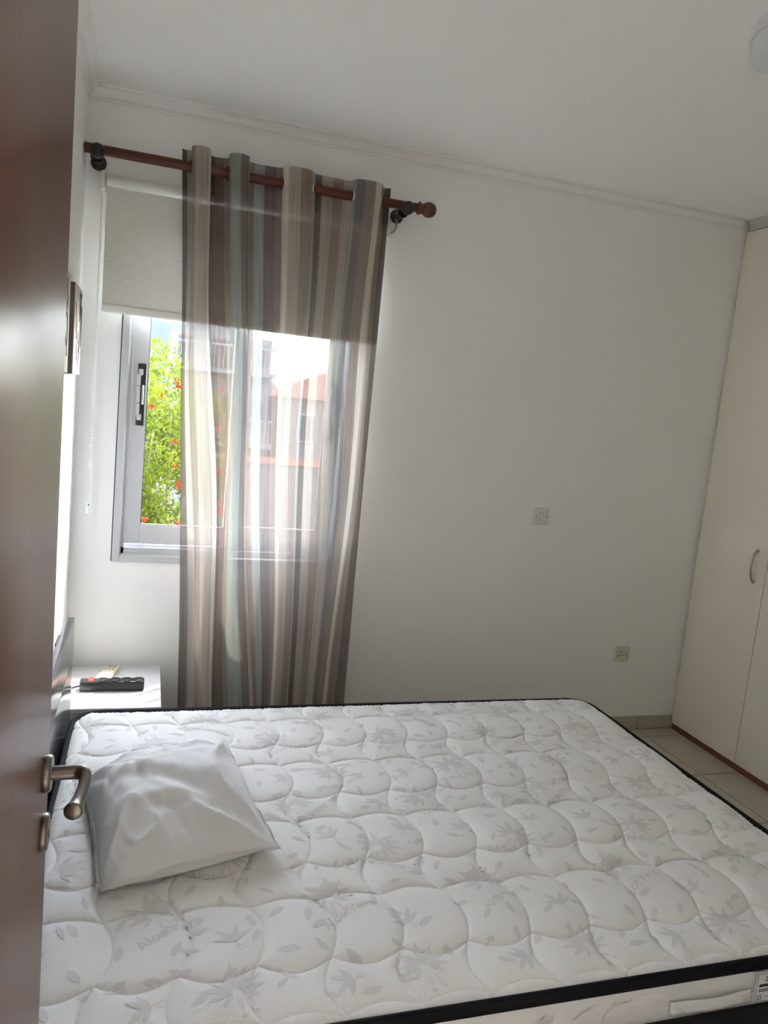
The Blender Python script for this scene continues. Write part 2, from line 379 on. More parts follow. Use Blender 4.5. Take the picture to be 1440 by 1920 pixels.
def sash(x0, x1, z0, z1, y0, latch_x):
    b = BM(); y1 = y0 + .03
    box(b, (x0, y0, z0), (x0 + .062, y1, z1), .003, 2); box(b, (x1 - .062, y0, z0), (x1, y1, z1), .003, 2)
    box(b, (x0 + .062, y0, z0), (x1 - .062, y1, z0 + .085), .003, 2); box(b, (x0 + .062, y0, z1 - .06), (x1 - .062, y1, z1), .003, 2)
    s = obj('sash', b, M['alu'], win)
    b = BM(); ring(b, x0 + .060, x1 - .060, z0 + .083, z1 - .058, .004, y0 + .002, y0 + .012, 0); g = obj('gasket', b, M['gasket'], s)
    b = BM(); box(b, (x0 + .06, y0 + .012, z0 + .08), (x1 - .06, y0 + .016, z1 - .055)); obj('pane', b, M['glass'], s)
    zc = 1.548; lx = latch_x
    b = BM(); box(b, (lx - .017, y0 - .010, zc - .127), (lx + .017, y0 + .001, zc + .127), .003, 2); l = obj('latch', b, M['latchblack'], s)
    b = BM(); box(b, (lx - .019, y0 - .014, zc - .085), (lx - .004, y0 - .009, zc + .085), .002, 1); obj('latch_plate', b, M['latchgrey'], s)
    b = BM(); box(b, (lx - .014, y0 - .016, zc + .080), (lx + .004, y0 - .010, zc + .105), .004, 2); box(b, (lx - .014, y0 - .016, zc - .105), (lx + .004, y0 - .010, zc - .080), .004, 2)
    box(b, (lx + .002, y0 - .020, zc - .040), (lx + .010, y0 - .009, zc + .040), .003, 2); obj('latch_slide', b, M['latchgrey'], s)
    for dz in (-.035, .035):
        b = BM(); box(b, (lx - .019, y0 - .0145, zc + dz - .001), (lx - .004, y0 - .0138, zc + dz + .001)); obj('latch_groove', b, M['latchblack'], s)
sash(0.208, 0.690, WZ0 + .062, WZ1 - .03, 0.022, 0.247)
sash(0.620, 1.100, WZ0 + .062, WZ1 - .03, 0.060, 1.064)

# open door at the left edge: leaf parallel to the left wall, latch edge away from the camera
DX, DY = 0.178, -2.165
door = tag(empty('door_1', (DX, YN, 0)), 'open mahogany brown bedroom door with lever handle', kind='structure')
b = BM(); box(b, (DX - .042, YN + .02, 0.008), (DX, DY, 2.17), 0.003, 2); obj('leaf', b, M['doorwood'], door, 40)
hy, hz = DY - .058, 1.034
b = BM(); lathe(b, (DX, hy, hz), (1, 0, 0), [(.0255, 0), (.0262, .003), (.0255, .008), (.0235, .0105), (.012, .0108), (.012, .0105)], 40)
handle = obj('handle', b, M['bronze'], door, 40)
pts = smoothpath([(DX + .009, hy, hz), (DX + .028, hy, hz), (DX + .043, hy, hz), (DX + .0525, hy - .006, hz), (DX + .055, hy - .022, hz - .002), (DX + .0535, hy - .046, hz - .005), (DX + .050, hy - .070, hz - .008), (DX + .047, hy - .086, hz - .009), (DX + .046, hy - .094, hz - .0092)], 6)
n = len(pts); rr = []
for i in range(n):
    t = i / (n - 1)
    r = .0100 if t < .35 else .0100 - .0022 * math.sin(PI * (t - .35) / .45) if t < .8 else .0100 + .0022 * min(1, (t - .8) / .1)
    if t > .9: r = .0122 * math.sqrt(max(0.01, 1 - ((t - .9) / .1) ** 2))
    rr.append(r)
b = BM(); tube(b, pts, rr, 20); obj('lever', b, M['bronze'], handle, 180)
b = BM(); lathe(b, (DX, hy, hz - .088), (1, 0, 0), [(.0255, 0), (.0262, .003), (.0255, .007), (.0235, .009), (.006, .0092), (.006, .006)], 40)
kr = obj('key_rosette', b, M['bronze'], door, 40)
b = BM(); box(b, (DX + .0088, hy - .002, hz - .098), (DX + .0095, hy + .002, hz - .082)); obj('keyhole', b, M['dark'], kr)

# ------------------------------------------------------------------ curtain rod, curtain, blind, hook
RY, RZ, RR = -0.12, 2.441, 0.0185
rod = tag(empty('curtain_rod', (0.69, 0, RZ)), 'reddish mahogany curtain rod with turned ball finial', 'curtain rod')
b = BM(); tube(b, [(0.003, RY, RZ), (0.4, RY, RZ), (0.9, RY, RZ), (1.325, RY, RZ + .002)], RR, 24); obj('pole', b, M['rodwood'], rod, 40)
b = BM(); lathe(b, (1.320, RY, RZ + .002), (1, 0, 0), [(.0185, 0), (.021, .002), (.0265, .006), (.027, .012), (.022, .017), (.0195, .021), (.0215, .024), (.0205, .028), (.026, .033), (.0305, .042), (.032, .053), (.0300, .066), (.024, .077), (.014, .084), (.003, .087)], 32)
obj('finial', b, M['finial'], rod, 60)
for bx in (0.046, 1.268):
    b = BM()
    lathe(b, (bx, -0.0005, RZ - .018), (0, -1, 0), [(.029, 0), (.030, .006), (.026, .012), (.017, .018), (.013, .026), (.013, .075), (.018, .084), (.024, .09), (.024, .098)], 28)
    br = obj('bracket', b, M['bracket'], rod, 50)
    b = BM(); lathe(b, (bx + .004, RY - .012, RZ - .012), (0, -1, 0), [(.024, 0), (.027, .006), (.028, .016), (.0255, .027), (.018, .035), (.006, .039)], 28); obj('knob', b, M['bracket'], br, 60)

EYE = [0.352, 0.388, 0.458, 0.530, 0.606, 0.742, 0.875, 1.030, 1.163, 1.198]     # 8 crossings between the two free edges
NL = 9
Z0c, Z1c = 0.035, 2.502
random.seed(5)
def curtain_pt(k, s, z):
    t = (Z1c - z) / (Z1c - Z0c)                      # 0 top, 1 hem
    x0t, x1t = EYE[k], EYE[k + 1]
    # towards the hem the folds even out and the free left edge drifts inwards
    reg = lambda i: 0.40 + (1.20 - 0.40) * (i / NL) ** 0.92
    mixw = min(1, t * 1.1) ** 1.2 * 0.75
    left = 0.352 + 0.125 * t
    def xx(i):
        xt = EYE[i]; xt = left + (xt - 0.352) * (1.198 - left) / (1.198 - 0.352)
        xr_ = left + (1.195 - left) * (i / NL)
        v = xt * (1 - mixw) + xr_ * mixw
        return v + (0.012 * math.sin(i * 2.3 + 5.0 * t) + 0.010 * math.sin(i * 1.1 + 9 * t + 1)) * min(1, t * 3) * min(1, (NL - i) * .5, .4 + i * .5)
    xa, xb = xx(k), xx(k + 1)
    x = xa + (xb - xa) * s
    dx = x1t - x0t; A = max(0.020, 0.45 * math.sqrt(max(0.155 ** 2 - dx * dx, 0)))
    if k in (0, 8): A *= 0.35
    front = (k % 2 == 1)
    A = min(A, 0.062) if front else min(A, 0.040)
    A = A * (1 - 0.45 * min(1, t * 1.3)) + 0.012 * math.sin(k * 1.7 + 6 * t) * min(1, 2.5 * t) + 0.004 * math.sin(14 * t + k)
    A = max(0.008, A)
    sh = max(0, math.sin(PI * s)) ** .75
    lean = -(0.015 if front else 0.008) * math.sin(2 * PI * s) * (1 - .5 * t) * (0 if k in (0, 8) else 1)
    y = RY + (-A if front else A) * sh
    y += 0.006 * math.sin(7 * t + 2.5 * k + 3 * s) * min(1, 3 * t) - 0.018 * t
    return (x + lean, min(y, -0.072), z)
NU, NZ = 18, 110
verts = []; uvs = []
cols_ = [(k, i / NU) for k in range(NL) for i in range(NU)] + [(NL - 1, 1.0)]
nc = len(cols_)
for jz in range(NZ + 1):
    tz = jz / NZ; z = Z1c + (Z0c - Z1c) * tz
    for ci, (k, s) in enumerate(cols_):
        p = list(curtain_pt(k, s, z))
        if jz == 0: p[2] += 0.004 * math.sin(PI * s)
        verts.append(tuple(p)); uvs.append(((k + s) / NL, 1 - tz))
faces = [(j * nc + i, j * nc + i + 1, (j + 1) * nc + i + 1, (j + 1) * nc + i) for j in range(NZ) for i in range(nc - 1)]
tau, dta, bge, crm, brn, dbr, olv, sge, pnk, mnt, mau = [srgb(*c) for c in ((150, 132, 120), (112, 97, 90), (178, 164, 150), (214, 202, 186), (124, 104, 92), (104, 86, 78), (152, 140, 122), (150, 156, 148), (196, 180, 172), (162, 172, 165), (126, 114, 113))]
def soft(c):
    l_ = .3 * c[0] + .6 * c[1] + .1 * c[2]
    return tuple(v * .80 + l_ * .20 for v in c)
tau, dta, bge, crm, brn, dbr, olv, sge, pnk, mnt, mau = [soft(c) for c in (tau, dta, bge, crm, brn, dbr, olv, sge, pnk, mnt, mau)]
lob = [[dta, bge], [tau, bge, crm], [dbr, brn, olv], [sge, sge, mau, pnk], [tau, mnt, mau, tau], [crm, bge, tau, mnt], [dta, bge, tau, bge], [sge, mau, tau, crm, bge], [tau, dta]]
stops = []
for k, l in enumerate(lob):
    for i, c in enumerate(l): stops.append(((k + i / len(l)) / NL, c))
stops = stops[:32]
M['curtain'] = sheer('striped_sheer', stops=stops, alpha=(0.70, 0.93), trans=0.22, thread=(420, 6))
curt = tag(empty('curtain', (0.78, RY, Z0c)), 'sheer striped taupe, cream and mint eyelet curtain hanging from the rod', 'curtain')
pan = obj('fabric_panel', (verts, faces), M['curtain'], curt, 180)
uvl = pan.data.uv_layers.new(name='UVMap')
for lp in pan.data.loops: uvl.data[lp.index].uv = uvs[lp.vertex_index]
hv = []; hu = []
for jz in range(9):
    z = Z1c - .0012 - .145 * jz / 8
    for ci, (k, s_) in enumerate(cols_):
        p = curtain_pt(k, s_, z); hv.append((p[0], p[1] + .0025, z)); hu.append(((k + s_) / NL, 1 - (Z1c - z) / (Z1c - Z0c)))
hd = obj('header_band', (hv, [(j * nc + i, j * nc + i + 1, (j + 1) * nc + i + 1, (j + 1) * nc + i) for j in range(8) for i in range(nc - 1)]), M['curtain'], curt, 180)
hl = hd.data.uv_layers.new(name='UVMap')
for lp in hd.data.loops: hl.data[lp.index].uv = hu[lp.vertex_index]
for i in range(1, 9):
    b = BM(); torus(b, (EYE[i] + (0.001 if i % 2 else -0.001), RY, RZ), (1, 0.35 if i % 2 else -0.35, 0), 0.0235, 0.0030); obj('eyelet', b, M['chrome'], curt, 180)

# roller blind
M['blind'] = sheer('blind_fabric', colr=(0.74, 0.725, 0.67), alpha=(1.0, 1.0), trans=0.012, thread=(30, 420))
bl = tag(empty('roller_blind', (0.645, 0, 1.86)), 'pale grey roller blind half lowered over the window', 'roller blind')
BX0, BX1, BYY = 0.083, 1.213, -0.058
b = BM(); tube(b, [(BX0, -0.034, 2.353), (BX1, -0.034, 2.353)], 0.0275, 28); obj('roller_tube', b, M['white_plastic'], bl, 40)
NB = 40
vv = []; ff = []; uu = []
for j in range(NB + 1):
    for i in range(3):
        t = j / NB; vv.append((BX0 + (BX1 - BX0) * i / 2, -0.0605 + 0.003 * math.sin(PI * t), 2.329 + (1.885 - 2.329) * t)); uu.append((i / 2, t))
ff = [(j * 3 + i, j * 3 + i + 1, (j + 1) * 3 + i + 1, (j + 1) * 3 + i) for j in range(NB) for i in range(2)]
fb = obj('fabric', (vv, ff), M['blind'], bl, 180)
ul = fb.data.uv_layers.new(name='UVMap')
for lp in fb.data.loops: ul.data[lp.index].uv = uu[lp.vertex_index]
b = BM(); box(b, (BX0 - .001, -0.0665, 1.858), (BX1 + .001, -0.0545, 1.890), .005, 3); obj('bottom_bar', b, M['blindbar'] if 'blindbar' in M else mat('bottom_bar_cloth', (0.78, 0.77, 0.72), 0.7, var=0.08, vscale=60, stretch=(0.2, 4, 4)), bl, 40)
for bx in (BX0 - .022, BX1 + .004):
    b = BM(); box(b, (bx, -0.064, 2.318), (bx + .014, 0.0, 2.386), .004, 2); obj('bracket', b, M['white_plastic'], bl, 40)
b = BM(); lathe(b, (BX0 - .012, -0.036, 2.352), (1, 0, 0), [(.020, 0), (.020, .003), (.014, .004), (.014, .009), (.020, .010), (.020, .012)], 24); obj('chain_wheel', b, M['latchgrey'], bl, 40)
b = BM(); r_ = random.Random(2)
def bead(b, p, r=.0033):
    bmesh.ops.create_icosphere(b, subdivisions=1, radius=r, matrix=Matrix.Translation(p))
zz = 2.37
while zz > 1.085:
    t = (2.37 - zz) / 1.285
    bead(b, (0.068 + 0.002 * t, -0.060, zz)); bead(b, (0.066 - 0.010 * t + 0.010 * t * t, -0.022 - 0.035 * t, zz - .002))
    zz -= 0.0066
ch = tag(obj('bead_chain', b, M['white_plastic'], bl, 180), kind='stuff')
b = BM(); box(b, (0.058, -0.068, 1.052), (0.076, -0.054, 1.098), .004, 2); th = obj('chain_weight', b, M['white_plastic'], bl, 40)
b = BM(); lathe(b, (0.068, -0.068, 1.088), (0, -1, 0), [(.003, 0), (.003, .001)], 12); obj('screw', b, M['dark'], th)

hk = tag(empty('wall_hook', (1.245, 0, 2.33)), 'small curved metal tieback hook beside the curtain', 'hook')
b = BM(); lathe(b, (1.238, 0, 2.345), (0, -1, 0), [(.010, 0), (.010, .003), (.006, .005)], 20); obj('base', b, M['nickel'], hk, 40)
b = BM(); tube(b, smoothpath([(1.238, -0.003, 2.345), (1.236, -.03, 2.343), (1.247, -.05, 2.347), (1.255, -.055, 2.365), (1.256, -.052, 2.392), (1.250, -.05, 2.402)], 6), .0045, 12); obj('arm', b, M['nickel'], hk, 60)

# ------------------------------------------------------------------ canvases on the left wall
def canvas(y0, y1, z0, z1, label, seed):
    e = tag(empty('canvas_picture', (0.0, (y0 + y1) / 2, z0)), label, 'picture', 'canvas pictures above the headboard')
    b = BM(); box(b, (0.0, y0, z0), (0.0275, y1, z1), .0015, 1); obj('stretcher', b, M['canvas_side'], e)
    b = BM(); box(b, (0.027, y0, z0), (0.0295, y1, z1), .0008, 1); c = obj('canvas_face', b, M['canvas'], e)
    b = BM(); rr = random.Random(seed); s = (y1 - y0)
    for k in range(9):
        p = [(0.0298, y0 + s * rr.uniform(.1, .9), z0 + .02 + (z1 - z0) * rr.uniform(0, .6))]
        for q in range(4):
            p.append((0.0298, clip(p[-1][1] + rr.uniform(-.03, .03), y0 + .01, y1 - .01), clip(p[-1][2] + rr.uniform(.015, .05), z0, z1 - .02)))
        tube(b, smoothpath(p, 4), .0016, 5)
        for q in p[1:]:
            bmesh.ops.create_icosphere(b, subdivisions=1, radius=.006, matrix=Matrix.Translation(q) @ Matrix.Diagonal((.1, .6, 1.1, 1)))
    obj('branch_print', b, M['twig'], c)
canvas(-0.505, -0.26, 1.602, 1.905, 'square canvas with a twig drawing, nearest to the window', 3)
canvas(-0.93, -0.665, 1.602, 1.905, 'canvas half hidden behind the open door', 8)

# ------------------------------------------------------------------ switch and socket
sw = tag(empty('light_switch', (2.157, 0, 1.095)), 'white square switch plate with a single small rocker', 'switch')
b = BM(); box(b, (2.114, -.009, 1.095), (2.200, 0, 1.181), .003, 3); obj('plate', b, M['plate'], sw, 40)
b = BM(); box(b, (2.147, -.0125, 1.119), (2.166, -.008, 1.156), .0015, 2); obj('rocker', b, M['plate'], sw, 40)
b = BM(); ring(b, 2.1455, 2.1675, 1.1175, 1.1575, .0016, -.0096, -.0086, 0); obj('rocker_gap', b, mat('shadow_gap', (.30, .29, .27), .8), sw)
for sx in (2.128, 2.186):
    b = BM(); lathe(b, (sx, -.0088, 1.138), (0, -1, 0), [(.0030, 0), (.0030, .0008)], 14); obj('screw', b, M['dark'], sw)
sk = tag(empty('wall_socket', (2.740, 0, 0.383)), 'yellowed three-pin wall socket low beside the wardrobe', 'socket')
b = BM(); box(b, (2.697, -.010, 0.383), (2.783, 0, 0.469), .003, 3); obj('plate', b, M['socketplate'], sk, 40)
for (hx, hz_, a, c) in ((2.730, .439, .0022, .0045), (2.7185, .421, .0040, .0022), (2.7415, .421, .0040, .0022)):
    b = BM(); box(b, (hx - a, -.0106, hz_ - c), (hx + a, -.0095, hz_ + c)); obj('pin_hole', b, M['dark'], sk)
b = BM(); box(b, (2.757, -.0145, .420), (2.770, -.009, .446), .0015, 2); obj('rocker', b, M['socketplate'], sk, 40)
b = BM(); box(b, (2.761, -.0150, .424), (2.766, -.0140, .429)); obj('switch_mark', b, M['dark'], sk)
for sx in (2.707, 2.773):
    b = BM(); lathe(b, (sx, -.0098, .412), (0, -1, 0), [(.0026, 0), (.0026, .0008)], 14); obj('screw', b, M['dark'], sk)

# ------------------------------------------------------------------ wardrobe
WF = 3.112
wd = tag(empty('wardrobe', (WF + .3, -1.2, 0)), 'tall cream fitted wardrobe with arched nickel handles', 'wardrobe')
b = BM(); box(b, (WF + .02, -2.42, 0.034), (XR - .005, -0.012, 2.648)); obj('carcass', b, M['wardrobe_in'], wd)
b = BM(); box(b, (WF + .006, -2.42, 0.0), (WF + .03, -0.018, 0.034), .001, 1); obj('plinth', b, M['plinthwood'], wd)
for k in range(5):
    y1 = -0.016 - .478 * k; y0 = y1 - .4735
    b = BM(); box(b, (WF, y0, 0.035), (WF + .019, y1, 2.645), .0015, 2); d = obj('door', b, M['cream'], wd, 40)
    hy_ = y0 + .063 if k % 2 == 0 else y1 - .063
    pth = [(WF + .002, hy_, 1.088), (WF - .012, hy_, 1.080), (WF - .024, hy_, 1.052), (WF - .029, hy_, 1.010), (WF - .024, hy_, .968), (WF - .012, hy_, .940), (WF + .002, hy_, .932)]
    pp = smoothpath(pth, 6); n = len(pp)
    b = BM(); tube(b, pp, [.0052 + .0035 * abs(2 * i / (n - 1) - 1) ** 4 for i in range(n)], 14); obj('handle', b, M['nickel'], d, 60)
b = BM()
prism(b, [(WF + .04, 2.648), (WF - .004, 2.648), (WF - .004, 2.654), (WF + .001, 2.656), (WF + .001, 2.676), (WF - .006, 2.679), (WF - .006, 2.684), (WF - .012, 2.687), (WF - .012, 2.6995), (WF + .04, 2.6995)], -2.42, -.034, 'y')
obj('cornice', b, M['greytrim'], wd)
b = BM(); box(b, (WF + .019, -.014, 0.0), (WF + .032, -.0005, 2.655)); obj('filler_strip', b, M['greytrim'], wd)

# ------------------------------------------------------------------ ceiling lamp
LX, LY = 1.918, -1.535
cl = tag(empty('ceiling_lamp', (LX, LY, H)), 'round flush ceiling lamp with a pale opal diffuser', 'ceiling lamp')
b = BM(); lathe(b, (LX, LY, H), (0, 0, -1), [(.150, 0), (.152, .004), (.152, .030), (.150, .033)], 64); obj('base', b, M['lampbase'], cl, 40)
b = BM(); lathe(b, (LX, LY, H), (0, 0, -1), [(.146, .0335), (.149, .040), (.148, .060), (.140, .074), (.120, .084), (.085, .091), (.04, .095), (.001, .096)], 64); obj('diffuser', b, M['opal'], cl, 60)

# ------------------------------------------------------------------ bed
XL, XRR, YF, YNN, ZM = 0.093, 2.105, -0.643, -2.106, 0.455
bed = tag(empty('bed_frame', (1.1, -1.37, 0)), 'black double bed frame with a two-panel headboard', 'bed')
b = BM(); box(b, (0.043, -2.235, 0.605), (0.071, -0.512, 0.750), .002, 2); hb = obj('headboard', b, M['hbtop'], bed, 40)
b = BM(); box(b, (0.043, -2.235, 0.06), (0.069, -0.512, 0.597), .002, 2); obj('lower_panel', b, M['hbtop'], hb, 40)
for hy0 in (-2.20, -0.66):
    b = BM(); box(b, (0.024, hy0, 0.0), (0.043, hy0 + .1, 0.70)); obj('headboard_post', b, M['blackwood'], hb)
b = BM(); box(b, (0.071, YNN - .040, 0.10), (XRR + .04, YNN - .012, 0.352), .002, 2); obj('side_rail', b, M['blackwood'], bed, 40)
b = BM(); box(b, (0.071, YF + .012, 0.10), (XRR + .04, YF + .040, 0.352), .002, 2); obj('side_rail', b, M['blackwood'], bed, 40)
b = BM(); box(b, (XRR + .012, YNN - .012, 0.10), (XRR + .04, YF + .012, 0.352), .002, 2); obj('foot_rail', b, M['blackwood'], bed, 40)
for k in range(12):
    x = 0.13 + k * .17; b = BM(); box(b, (x, YNN - .012, .228), (x + .07, YF + .012, .246), .002, 1); obj('slat', b, M['plinthwood'], bed)
for lx in (0.10, XRR - .03):
    for ly in (YNN - .036, YF - .024):
        b = BM(); box(b, (lx, ly, 0), (lx + .06, ly + .06, .10), .002, 1); obj('leg', b, M['blackwood'], bed)

# ------------------------------------------------------------------ mattress
PX, PY, U0 = 0.1532, 0.3262, -0.785       # quilting repeat
CR = 0.095
def inset(y):
    e = max(0.0, max(y - (YF - CR), (YNN + CR) - y))
    return CR - math.sqrt(max(CR * CR - e * e, 0)) if e > 0 else 0.0
def quilt_d(x, y):
    """distance to the nearest quilting seam"""
    q = (U0 - y) / PY; j = math.floor(q); f = (q - j) * PY          # f: 0 at the upper cusp row, .177 at the lower one
    xc = (x - (0.900 + 0.035 * (y - U0))) / PX
    ph = xc - round(xc)
    arc = math.cos(PI * (xc - math.floor(xc) - .5))                   # 0 at cusps, 1 between
    fu, fl_ = -0.020 * arc, 0.177 + 0.030 * arc
    dh = min(abs(f - fu), abs(f - fl_), abs(f - (PY - 0.020 * arc)), abs(f - (0.177 - PY + .030 * arc)))
    if f < 0.177: sft = 0.025 * math.sin(PI * f / 0.177)
    else: sft = -0.024 * math.sin(PI * (f - 0.177) / (PY - 0.177))
    xs_ = (x - sft - (0.900 + 0.035 * (y - U0))) / PX
    dv = abs(xs_ - round(xs_)) * PX
    return min(dh, dv)
def mat_h(x, y):
    d = quilt_d(x, y)
    h = 0.0095 * (1 - math.exp(-d / 0.018)) - 0.0034 * math.exp(-(d / 0.0026) ** 2)
    i = inset(y)
    e = min(x - XL - i, XRR - i - x, YF - y, y - YNN)
    e = max(e, 0)
    if e < .05: h *= 0.25 + .75 * (e / .05)
    if e < .035: h += 0.0012 * math.sin(2 * PI * (x if min(YF - y, y - YNN) < min(x - XL, XRR - x) else y) / .0165) * (1 - e / .035)
    h -= 0.012 * max(0, 1 - e / .03) ** 2
    h += 0.003 * math.sin(2.1 * x + 1.0) * math.sin(2.7 * y) + 0.0025 * noise.noise(Vector((x * 5, y * 5, 2.0)))
    return ZM + h
mt = tag(empty('mattress', (1.1, -1.37, 0.25)), 'white quilted double mattress with black edge piping on the bed', 'mattress')
NXM, NYM = 700, 510
vv = []
for j in range(NYM + 1):
    y = YF + (YNN - YF) * j / NYM
    i0 = inset(y); a, c = XL + i0, XRR - i0
    for i in range(NXM + 1):
        x = a + (c - a) * i / NXM
        vv.append((x, y, mat_h(x, y)))
ff = [(j * (NXM + 1) + i, (j + 1) * (NXM + 1) + i, (j + 1) * (NXM + 1) + i + 1, j * (NXM + 1) + i + 1) for j in range(NYM) for i in range(NXM)]
obj('quilted_top', (vv, ff), M['mattress'], mt, 180)
def outline(n=10, off=0.0):
    pts = []
    r = CR + off
    for cx, cy_, a0 in ((XRR - CR, YF - CR, 0), (XL + CR, YF - CR, PI / 2), (XL + CR, YNN + CR, PI), (XRR - CR, YNN + CR, 1.5 * PI)):
        for k in range(n + 1):
            a = a0 + PI / 2 * k / n; pts.append((cx + r * math.cos(a), cy_ + r * math.sin(a)))
    return pts
def band(prof, n=10):
    """closed wall around the outline; prof = (offset, z) from top to bottom"""
    b = BM(); rings = []
    for off, z in prof: rings.append([b.verts.new((p[0], p[1], z)) for p in outline(n, off)])
    m = len(rings[0])
    for q in range(len(rings) - 1):
        for k in range(m):
            b.faces.new((rings[q][k], rings[q + 1][k], rings[q + 1][(k + 1) % m], rings[q][(k + 1) % m]))
    return b
tp = [(-.012, ZM - .008), (-.004, ZM + .000), (.003, ZM + .001), (.007, ZM - .003), (.0065, ZM - .010), (.008, ZM - .014), (.0075, ZM - .024), (.003, ZM - .030), (-.004, ZM - .031)]
obj('edge_tape', band(tp, 14), M['tape'], mt, 180)
obj('side_panel', band([(-.004, ZM - .026), (.002, ZM - .035), (.008, ZM - .07), (.010, ZM - .11), (.007, ZM - .15), (-.002, ZM - .182)], 14), M['mside'], mt, 180)
tb = [(p[0], 2 * ZM - .21 - p[1]) for p in tp]
obj('edge_tape', band(tb, 14), M['tape'], mt, 180)
b = BM(); vsb = [b.verts.new((p[0], p[1], ZM - .2055)) for p in outline(10, -.004)]; b.faces.new(vsb); obj('base_cloth', b, M['mside'], mt)
# strap handle, paper label on the near side
def strap_pts(x0, x1, z):
    return x0, x1, z
b = BM(); ysd = YNN - .0125
nS = 24; rows = []
for i in range(nS + 1):
    t = i / nS; x = 1.413 + (1.630 - 1.413) * t
    bul = .006 * math.sin(PI * t) ** .5 if 0 < t < 1 else 0
    wz = .0015 * math.sin(9 * t)
    rows.append([b.verts.new((x, ysd - bul - dd, z + wz)) for dd, z in ((0, .3925), (.003, .389), (.0015, .379), (.0035, .369), (.001, .361))])
for i in range(nS):
    for k in range(4): b.faces.new((rows[i][k], rows[i + 1][k], rows[i + 1][k + 1], rows[i][k + 1]))
st = obj('strap_handle', b, M['strap'], mt, 180)
sm = st.modifiers.new('thick', 'SOLIDIFY'); sm.thickness = .002
for x0 in (1.416, 1.588):
    b = BM()
    for (p, q) in (((x0, .365), (x0 + .038, .389)), ((x0, .389), (x0 + .038, .365))):
        tube(b, [(p[0], ysd - .0085, p[1]), (q[0], ysd - .0085, q[1])], .0007, 5)
    obj('stitching', b, M['mside'], st)
b = BM(); box(b, (1.636, ysd - .003, .3555), (1.760, ysd - .002, .430), .0004, 1); lb = obj('paper_label', b, M['paper'], mt)
b = BM(); yl = ysd - .0032
DZ = .0085
ring(b, 1.639, 1.757, .358, .4275, .0012, yl - .0003, yl, 0)
for i, (x0, z0, w_, h_) in enumerate([(1.661, .4085, .05, .0022), (1.661, .4035, .042, .0016), (1.661, .399, .05, .0016), (1.646, .391, .030, .0016), (1.646, .3865, .034, .0050), (1.646, .379, .026, .0018), (1.646, .3745, .03, .0018), (1.665, .360, .06, .0012), (1.69, .387, .05, .0016), (1.69, .381, .044, .0016)]):
    box(b, (x0, yl - .0003, z0 + DZ), (x0 + w_, yl, z0 + h_ + DZ))
ring(b, 1.645, 1.656, .363, .374, .0011, yl - .0003, yl, 0)
obj('label_print', b, M['ink'], lb)

# jacquard print on the top: flowers with the lettering, single leaves, small sprigs
fc = bpy.data.curves.new('lettering', 'FONT'); fc.body = "Aloe'Vera"; fc.size = 0.036; fc.resolution_u = 3; fc.offset = 0.0004
fo = bpy.data.objects.new('lettering', fc); col.objects.link(fo)
dg = bpy.context.evaluated_depsgraph_get(); tm = bpy.data.meshes.new_from_object(fo.evaluated_get(dg))
bpy.data.objects.remove(fo)
b0 = BM(); b0.from_mesh(tm); bmesh.ops.triangulate(b0, faces=b0.faces[:])
for _ in range(2):
    le = [e_ for e_ in b0.edges if e_.calc_length() > .006]
    if le: bmesh.ops.subdivide_edges(b0, edges=le, cuts=1); bmesh.ops.triangulate(b0, faces=[f for f in b0.faces if len(f.verts) > 3])
b0.verts.ensure_lookup_table(); b0.verts.index_update()
wmax = max(v.co.x for v in b0.verts)
TV = [(v.co.x - wmax / 2, v.co.y) for v in b0.verts]; TF = [tuple(v.index for v in f.verts) for f in b0.faces]; b0.free()
PVv, PFf = [], []
def ok(x, y):
    i = inset(y); return XL + i + .02 < x < XRR - i - .02 and YNN + .03 < y < YF - .02
def drape(pts, fcs, cx, cy_, rot, s=1.0):
    c_, s_ = math.cos(rot), math.sin(rot); base = len(PVv); W = []
    for (px, py) in pts: W.append((cx + s * (px * c_ - py * s_), cy_ + s * (px * s_ + py * c_)))
    if not all(ok(*q) for q in W): return
    for q in W: PVv.append((q[0], q[1], mat_h(q[0], q[1]) + .0009))
    for f in fcs: PFf.append(tuple(base + k for k in f))
def petal(L, Wd, bend=0.0, n=7, x0=0.0):
    pts, fcs = [], []
    for i in range(n + 1):
        t = i / n; wv = Wd * 1.25 * math.sin(PI * min(1, t * .96 + .02)) ** .8 * (1 - .35 * t)
        mx_, my = x0 + L * t, bend * L * t * t
        pts += [(mx_, my - wv), (mx_, my), (mx_, my + wv)]
    for i in range(n):
        for k in range(2): fcs.append((i * 3 + k, (i + 1) * 3 + k, (i + 1) * 3 + k + 1, i * 3 + k + 1))
    return pts, fcs
def arc_text(cx, cy_, rot, R=0.22):
    pts = []
    for (px, py) in TV:
        a = -px / R; r = R + py
        pts.append((-r * math.sin(a) * 1.0, r * math.cos(a) - R))
    drape(pts, TF, cx, cy_, rot)
def flower(cx, cy_, rot, s=1.0):
    for (a, L, wd_) in ((-86, .050, .0075), (-60, .060, .0085), (-33, .066, .009), (-6, .070, .009), (22, .068, .009), (50, .062, .0085), (78, .052, .0075), (112, .036, .006), (-115, .036, .006)):
        p, f = petal(L, wd_, .22 if a > 0 else -.22, 7, .012); drape(p, f, cx, cy_, rot + PI / 2 + math.radians(a), s)
    for a in (158, 180, 205):
        p, f = petal(.050, .0014, .3 if a < 180 else -.3, 6, .012); drape(p, f, cx, cy_, rot + PI / 2 + math.radians(a), s)
        p, f = petal(.010, .0042, 0, 4, .058); drape(p, f, cx, cy_, rot + PI / 2 + math.radians(a + (8 if a < 180 else -8)), s)
